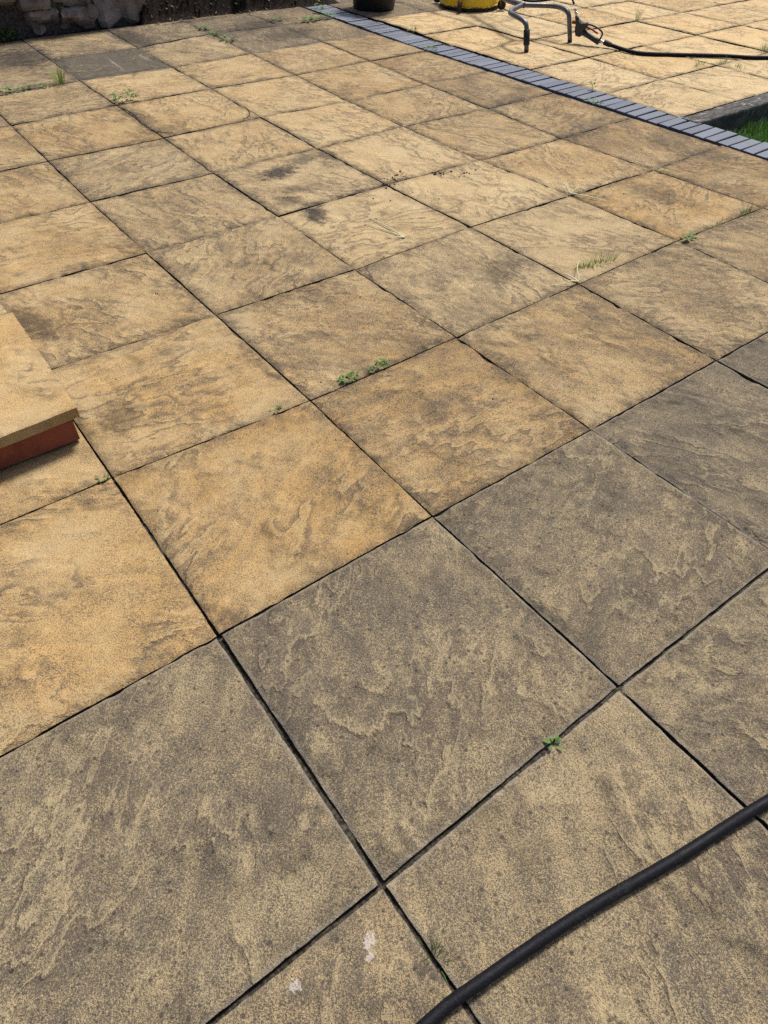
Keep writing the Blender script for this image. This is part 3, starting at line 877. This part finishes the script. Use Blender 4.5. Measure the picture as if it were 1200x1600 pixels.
# ------------------------------------------------------------------ trigger gun fixed to the handle
gun = empty('trigger_gun', (5.21, 3.155, .05))
tag(gun, 'dark grey pressure washer trigger gun clamped to the tubular handle', 'trigger gun')
E1 = Vector((.35, -.937, 0)); EN = Vector((.937, .35, 0)); EZ = Vector((0, 0, 1))
G0 = Vector((5.163, 3.193, 0)) + E1 * .004
def gl(a, bz, n=0.0):
    p = G0 + E1 * a * 1.07 + EZ * (bz + .11 * a) + EN * n
    return p - Vector((5.21, 3.155, .05))
def prism(outl, w, bev=.004):
    n = len(outl)
    cx = sum(p[0] for p in outl) / n; cz = sum(p[1] for p in outl) / n
    vs = []; fs = []
    for (off, sh) in ((-w, 1 - .10), (-w + bev, 1), (w - bev, 1), (w, 1 - .10)):
        for (a, z) in outl:
            vs.append(gl(cx + (a - cx) * sh, cz + (z - cz) * sh, off))
    for l in range(3):
        for i in range(n):
            j = (i + 1) % n
            fs.append((l * n + i, l * n + j, (l + 1) * n + j, (l + 1) * n + i))
    fs.append(tuple(reversed(range(n)))); fs.append(tuple(3 * n + i for i in range(n)))
    return vs, fs
m = MB()
m.add(*prism([(.018, .140), (.040, .145), (.058, .128), (.098, .128), (.106, .112), (.098, .092), (.082, .078), (.092, .060), (.062, .040), (.034, .048), (.022, .075)], .021, .006))
o = m.build('gun_body', M['gun'], gun)
m = MB()
m.tube([gl(.070, .072), gl(.120, .050), gl(.172, .024), gl(.205, .010)], [.019, .018, .0175, .019], 12)
o2 = m.build('gun_grip', M['gun'], gun, True)
m = MB()
m.tube(curve([gl(.095, .118), gl(.135, .112), gl(.185, .092), gl(.215, .068), gl(.216, .050), gl(.205, .020)], 5), .0065, 8)
m.build('trigger_guard', M['gun'], gun, True)
m = MB()
m.tube(curve([gl(.100, .098), gl(.140, .086), (gl(.185, .062))], 5), .0065, 8)
m.build('trigger', M['red'], gun, True)
m = MB(); m.tube([gl(.026, .140), gl(.016, .156), gl(.012, .166)], [.016, .013, .012], 12)
m.build('neck', M['gun'], gun, True)
m = MB()
pts = [gl(.012, .163), gl(.006, .180), gl(-.002, .200), gl(-.008, .214)]
m.tube(pts, [.009, .008, .008, .009], 12); m.tube([gl(.005, .182), gl(.001, .192)], .0115, 6)
m.build('hose_connector', M['chrome'], gun, True)
m = MB(); m.tube([gl(.200, .016), gl(.212, .014), gl(.228, .012), gl(.248, .011)], [.010, .010, .0095, .010], 12); m.tube([gl(.212, .014), gl(.220, .013)], .0135, 6)
m.build('swivel_connector', M['chrome'], gun, True)
m = MB(); m.tube([gl(-.012, .128, .014), gl(.028, .128, .002)], .012, 8)
m.build('clamp', M['orange_metal'], gun, True)

# ------------------------------------------------------------------ hoses
e0 = G0 + E1 * .258 + Vector((0, 0, .038))
m = MB()
path = [e0 + Vector((0, 0, 0))] + curve([e0, e0 + E1 * .08 - Vector((0, 0, .016)), (5.30, 2.70, .0135), (5.39, 2.585, .013), (5.52, 2.48, .0125), (5.77, 2.285, .012), (6.0, 2.075, .012), (6.6, 1.80, .012), (7.6, 1.95, .012), (8.6, 2.6, .012)], 10)[1:]
m.tube(path, .0125, 12)
far_hose = m.build('pressure_hose', M['hose'], None, True)
tag(far_hose, 'black hose running from the trigger gun across the washed patio', 'hose')
m = MB(); m.tube(path[:9], [.0175] * 7 + [.0155, .0128], 12)
m.build('strain_relief', M['rubber'], far_hose, True)
random.seed(9)
m = MB()
path = curve([(-.3, -.905, .0125), (.10, -.83, .0125), (.35, -.797, .0130), (.541, -.793, .0165), (.642, -.803, .0165), (.826, -.830, .0135), (1.022, -.870, .0125), (1.235, -.908, .0125), (1.6, -.985, .0125), (2.2, -1.06, .0125), (3.0, -1.05, .0125)], 14)
m.tube(path, .0097, 20)
tag(m.build('pressure_hose', M['hose'], None, True), 'thick black hose lying across the slabs nearest the viewer', 'hose')

# ------------------------------------------------------------------ weeds, straws and crumbs
def leaf(vs, fs, base, tip_dir, ln, wd, lift):
    d = Vector((tip_dir.x, tip_dir.y, 0)).normalized(); s = Vector((-d.y, d.x, 0))
    b = len(vs)
    P0 = base
    P1 = base + d * ln * .35 + Vector((0, 0, lift * .6))
    P2 = base + d * ln * .72 + Vector((0, 0, lift))
    P3 = base + d * ln + Vector((0, 0, lift * .75))
    vs += [P0, P1 + s * wd * .42 + Vector((0, 0, wd * .18)), P1 - s * wd * .42 + Vector((0, 0, wd * .18)), P1, P2 + s * wd * .5 + Vector((0, 0, wd * .15)), P2 - s * wd * .5 + Vector((0, 0, wd * .15)), P2, P3]
    fs += [(b, b + 3, b + 1), (b, b + 2, b + 3), (b + 1, b + 3, b + 6, b + 4), (b + 3, b + 2, b + 5, b + 6), (b + 4, b + 6, b + 7), (b + 6, b + 5, b + 7)]

def weed(x, y, label, kind='leaf', n=24, rx=.05, ry=.03, size=.016, h=.02, mat='weed', z=.0, name=None, cat='weed', group='weeds growing in the joints', az=0.0):
    vs, fs = [], []
    ca, sa = math.cos(az), math.sin(az)
    for i in range(n):
        a = random.uniform(0, 6.283); rr = random.random() ** .6
        ox, oy = rr * rx * math.cos(a), rr * ry * math.sin(a)
        ox, oy = ox * ca - oy * sa, ox * sa + oy * ca
        if kind == 'leaf':
            hh = h * (1 - rr * .6) * random.uniform(.2, 1.0)
            dirv = Vector((math.cos(a + random.uniform(-.8, .8)), math.sin(a + random.uniform(-.8, .8)), 0))
            leaf(vs, fs, Vector((ox, oy, hh)), dirv, size * random.uniform(.6, 1.2), size * random.uniform(.4, .65), size * random.uniform(.05, .5))
            if i % 3 == 0:   # stalk
                b = len(vs)
                vs += [Vector((ox * .2, oy * .2, -.006)), Vector((ox * .2 + .0015, oy * .2, -.006)), Vector((ox, oy, hh + .001))]
                fs += [(b, b + 1, b + 2)]
        elif kind == 'grass':
            hh = h * random.uniform(.45, 1.0)
            lv = []; blade(lv, fs_tmp := [], ox, oy, -.008, hh, size * .16, hh * random.uniform(.2, .9), a)
            b = len(vs); vs += [Vector(v) for v in lv]; fs += [tuple(i2 + b for i2 in f) for f in fs_tmp]
    o = mesh_obj(name or 'weed', vs, fs, M[mat], None, True, (x, y, z))
    tag(o, label, cat, group)
    return o
random.seed(31)
weed(1.363, .611, 'broad clump of small-leaved green weed midway along a faint joint', n=46, rx=.034, ry=.015, size=.013, h=.015)
weed(1.478, .612, 'darker leafy weed clump where the faint joint begins to open', n=40, rx=.036, ry=.014, size=.013, h=.015, az=.2)
weed(1.097, .606, 'tiny weed sprig in the faint joint behind the orange slab', n=8, rx=.014, ry=.008, size=.011, h=.01)
weed(.580, .620, 'tiny weed at the corner joint in front of the step', n=9, rx=.014, ry=.010, size=.011, h=.01)
weed(1.005, -.600, 'small bright green seedling in the joint nearest the black hose', n=9, rx=.007, ry=.007, size=.013, h=.007)
weed(.600, -.735, 'wispy grass sprouting in the wide joint beside the near hose', 'grass', n=16, rx=.012, ry=.03, size=.012, h=.04, name='grass_tuft', cat='grass tuft')
weed(1.415, 4.205, 'leafy weed at the left end of the weedy far joint', n=22, rx=.04, ry=.014, size=.022, h=.025)
weed(1.515, 4.208, 'second leafy weed along the weedy far joint', n=20, rx=.035, ry=.014, size=.022, h=.035)
weed(1.590, 4.205, 'low weed third along the weedy far joint', n=12, rx=.03, ry=.015, size=.022, h=.02)
weed(1.340, 4.200, 'weed in the weedy far joint cut by the picture edge', n=20, rx=.05, ry=.02, size=.028, h=.035)
weed(1.672, 4.222, 'spiky grass tuft at the right end of the weedy far joint', 'grass', n=34, rx=.035, ry=.015, size=.03, h=.12, mat='weed_pale', name='grass_tuft', cat='grass tuft')
weed(1.82, 3.655, 'upright weed at the slab corner beside the scarred slab', n=16, rx=.02, ry=.015, size=.03, h=.07)
weed(1.895, 3.652, 'bushier weed just right of the upright weed beside the scarred slab', n=24, rx=.035, ry=.015, size=.03, h=.08)
weed(3.046, 5.035, 'furthest of three weeds along the joint near the soil bank', n=20, rx=.025, ry=.03, size=.028, h=.02)
weed(3.052, 4.86, 'middle of three weeds along the joint near the soil bank', n=18, rx=.04, ry=.04, size=.028, h=.02)
weed(3.045, 4.635, 'nearest of three weeds along the joint near the soil bank', n=22, rx=.045, ry=.04, size=.03, h=.03)
weed(3.665, 5.00, 'low green weed on the dark slab before the soil bank', n=20, rx=.055, ry=.03, size=.03, h=.03)
weed(3.905, 4.86, 'low green weed midway between the dark slab and the brick edging', n=24, rx=.06, ry=.04, size=.036, h=.03)
weed(4.085, 4.86, 'spreading weed at the far end of the brick edging', n=26, rx=.07, ry=.04, size=.03, h=.04)
weed(4.135, 5.05, 'taller weed growing over the furthest bricks of the edging', n=18, rx=.04, ry=.04, size=.032, h=.09)
weed(3.60, 5.47, 'tall leafy weed standing on the soil bank', n=30, rx=.04, ry=.03, size=.05, h=.17, z=.02)
weed(1.705, 5.50, 'green weed clump at the foot of the stone wall', n=40, rx=.09, ry=.035, size=.05, h=.08)
weed(2.135, 5.505, 'small green plant in a crevice of the stone wall', n=9, rx=.02, ry=.02, size=.03, h=.03, z=.135)
weed(2.585, .680, 'pale green fine grass fringe along a joint beside dry straw', 'grass', n=110, rx=.085, ry=.014, size=.016, h=.055, mat='weed_pale', name='grass_tuft', cat='grass tuft', az=-.30, z=-.002)
weed(3.32, .626, 'thin dark grass line in the joint of the pinkish slab', 'grass', n=50, rx=.10, ry=.006, size=.012, h=.022, name='grass_tuft', cat='grass tuft')
weed(3.515, .622, 'short green grass tuft near the right edge of the picture', 'grass', n=40, rx=.035, ry=.008, size=.014, h=.045, name='grass_tuft', cat='grass tuft')
weed(3.088, .613, 'dark flat-leaved weed at the corner of the pinkish slab', n=9, rx=.03, ry=.015, size=.03, h=.008)
weed(4.135, 3.60, 'small weed on the patio side of the brick edging', n=20, rx=.03, ry=.05, size=.025, h=.025)
weed(4.172, 2.075, 'low weed on the patio side of the bricks nearest the kerb', n=24, rx=.025, ry=.06, size=.024, h=.025)
weed(4.37, 4.10, 'little weed on the washed side of the far brick edging', n=16, rx=.03, ry=.04, size=.026, h=.04)
weed(4.375, 2.27, 'upright sprig on the washed side of the brick edging', n=14, rx=.012, ry=.02, size=.024, h=.06)
weed(5.46, 2.255, 'grass tuft in a joint just below the far hose', 'grass', n=34, rx=.05, ry=.02, size=.018, h=.05, name='grass_tuft', cat='grass tuft')
weed(5.62, 2.19, 'thin grass at a joint crossing below the far hose', 'grass', n=24, rx=.05, ry=.02, size=.016, h=.06, name='grass_tuft', cat='grass tuft')
weed(5.62, 2.05, 'sparse grass right of the tuft below the far hose', 'grass', n=22, rx=.03, ry=.06, size=.016, h=.05, name='grass_tuft', cat='grass tuft')
weed(6.22, 2.23, 'grass tuft in a joint above the far hose near the picture edge', 'grass', n=34, rx=.04, ry=.03, size=.018, h=.08, name='grass_tuft', cat='grass tuft')
weed(6.23, 3.42, 'tall thin grass at the top of the washed patio', 'grass', n=16, rx=.02, ry=.02, size=.018, h=.16, name='grass_tuft', cat='grass tuft')

def straw(pts_list, label, z=.006, w=.0032):
    m = MB()
    o3 = Vector(pts_list[0][0])
    for pts in pts_list:
        c = curve(pts, 6); n = len(c)
        m.tube([Vector(p) - o3 for p in c], [w * (1 - .6 * i / (n - 1)) for i in range(n)], 5)
    o = m.build('straw', M['straw'], None, True, loc=o3)
    tag(o, label, 'straw', 'dry grass stalks lying on the slabs')
straw([[(2.110, 1.290, .004), (2.088, 1.37, .006), (2.062, 1.455, .006), (2.045, 1.49, .005)], [(2.110, 1.290, .004), (2.108, 1.40, .008), (2.104, 1.48, .006), (2.10, 1.53, .005)], [(2.110, 1.290, .004), (2.07, 1.315, .008), (2.045, 1.335, .005)]], 'forked dry straw beside the dark soil stain')
straw([[(3.015, 1.213, .006), (3.04, 1.165, .008), (3.07, 1.10, .008), (3.09, 1.045, .006)], [(3.02, 1.21, .004), (3.06, 1.21, .02), (3.09, 1.215, .012)], [(3.015, 1.213, .004), (3.02, 1.25, .03), (3.015, 1.28, .03)]], 'white dry straw at the crossing between two pinkish slabs', w=.0032)
straw([[(2.42, .617, .004), (2.38, .622, .016), (2.345, .635, .008), (2.31, .66, .005)], [(2.42, .617, .004), (2.45, .66, .03), (2.505, .70, .03)], [(2.42, .617, .004), (2.40, .66, .02), (2.41, .69, .01)]], 'tangle of dry straw at the crossing beside the pale grass fringe')

vs, fs = [], []
leaf(vs, fs, Vector((0, 0, .004)), Vector((1, -.5, 0)), .032, .02, .008)
lo = mesh_obj('fallen_leaf', vs, fs, M['weed_pale'], None, True, (3.58, 1.15, .002))
tag(lo, 'small pale green fallen leaf on the joint below the edging', 'leaf')

# crumbs of soil
random.seed(44)
vs, fs = [], []
def clod(x, y, s):
    b = len(vs)
    ring = []
    for k2 in range(6):
        a = k2 * math.pi / 3 + random.uniform(-.3, .3)
        vs.append((x + math.cos(a) * s * random.uniform(.7, 1.2), y + math.sin(a) * s * random.uniform(.6, 1.1), .0005))
    vs.append((x + random.uniform(-.3, .3) * s, y + random.uniform(-.3, .3) * s, s * random.uniform(.5, .9) + .002))
    for k2 in range(6):
        fs.append((b + k2, b + (k2 + 1) % 6, b + 6))
for (cx, cy, rx, ry, n, s) in ((2.03, 2.19, .09, .03, 6, .004), (1.945, 1.70, .06, .03, 4, .004), (2.425, 1.775, .05, .02, 9, .007), (2.47, 1.83, .06, .03, 12, .007), (2.69, 1.75, .05, .025, 10, .007), (2.78, 1.68, .04, .02, 8, .007), (2.5, 1.62, .2, .15, 12, .004), (1.94, 1.9, .12, .1, 6, .005)):
    for i in range(n):
        clod(random.gauss(cx, rx * .6), random.gauss(cy, ry * .6), s * random.uniform(.4, 1.2))
for i in range(160):
    clod(random.uniform(.7, 4.1), random.uniform(0, 5.3), random.uniform(.0012, .0035))
for i in range(40):
    clod(random.uniform(.2, 1.7), random.uniform(-.9, .3), random.uniform(.0008, .0016))
tag(mesh_obj('soil_crumbs', vs, fs, M['soil']), 'crumbs of dark soil scattered on the slabs', 'soil crumbs', kind='stuff')

# cracked slab: dark hairline cracks
def crack(pts, w):
    c = curve(pts, 6)
    vs, fs = [], []
    for i, p in enumerate(c):
        d = (c[min(i + 1, len(c) - 1)] - c[max(i - 1, 0)]).normalized()
        s = Vector((-d.y, d.x, 0)); ww = w * (1 + .5 * mnoise.noise(p * 60)) * min(1, .35 + 3 * min(i, len(c) - 1 - i) / len(c))
        vs += [p - s * ww, p + s * ww + Vector((0, 0, .0003)), p + Vector((0, 0, .0012))]
    for i in range(len(c) - 1):
        a = i * 3
        fs += [(a, a + 3, a + 5, a + 2), (a + 2, a + 5, a + 4, a + 1)]
    mesh_obj('crack', vs, fs, M['joint'], patio)
crack([(2.40, 3.20, .003), (2.385, 3.12, .003), (2.345, 3.03, .003), (2.28, 2.985, .003)], .003)
crack([(1.80, 3.60, .003), (1.815, 3.42, .003), (1.79, 3.22, .003), (1.80, 3.08, .003), (1.86, 2.995, .003)], .004)
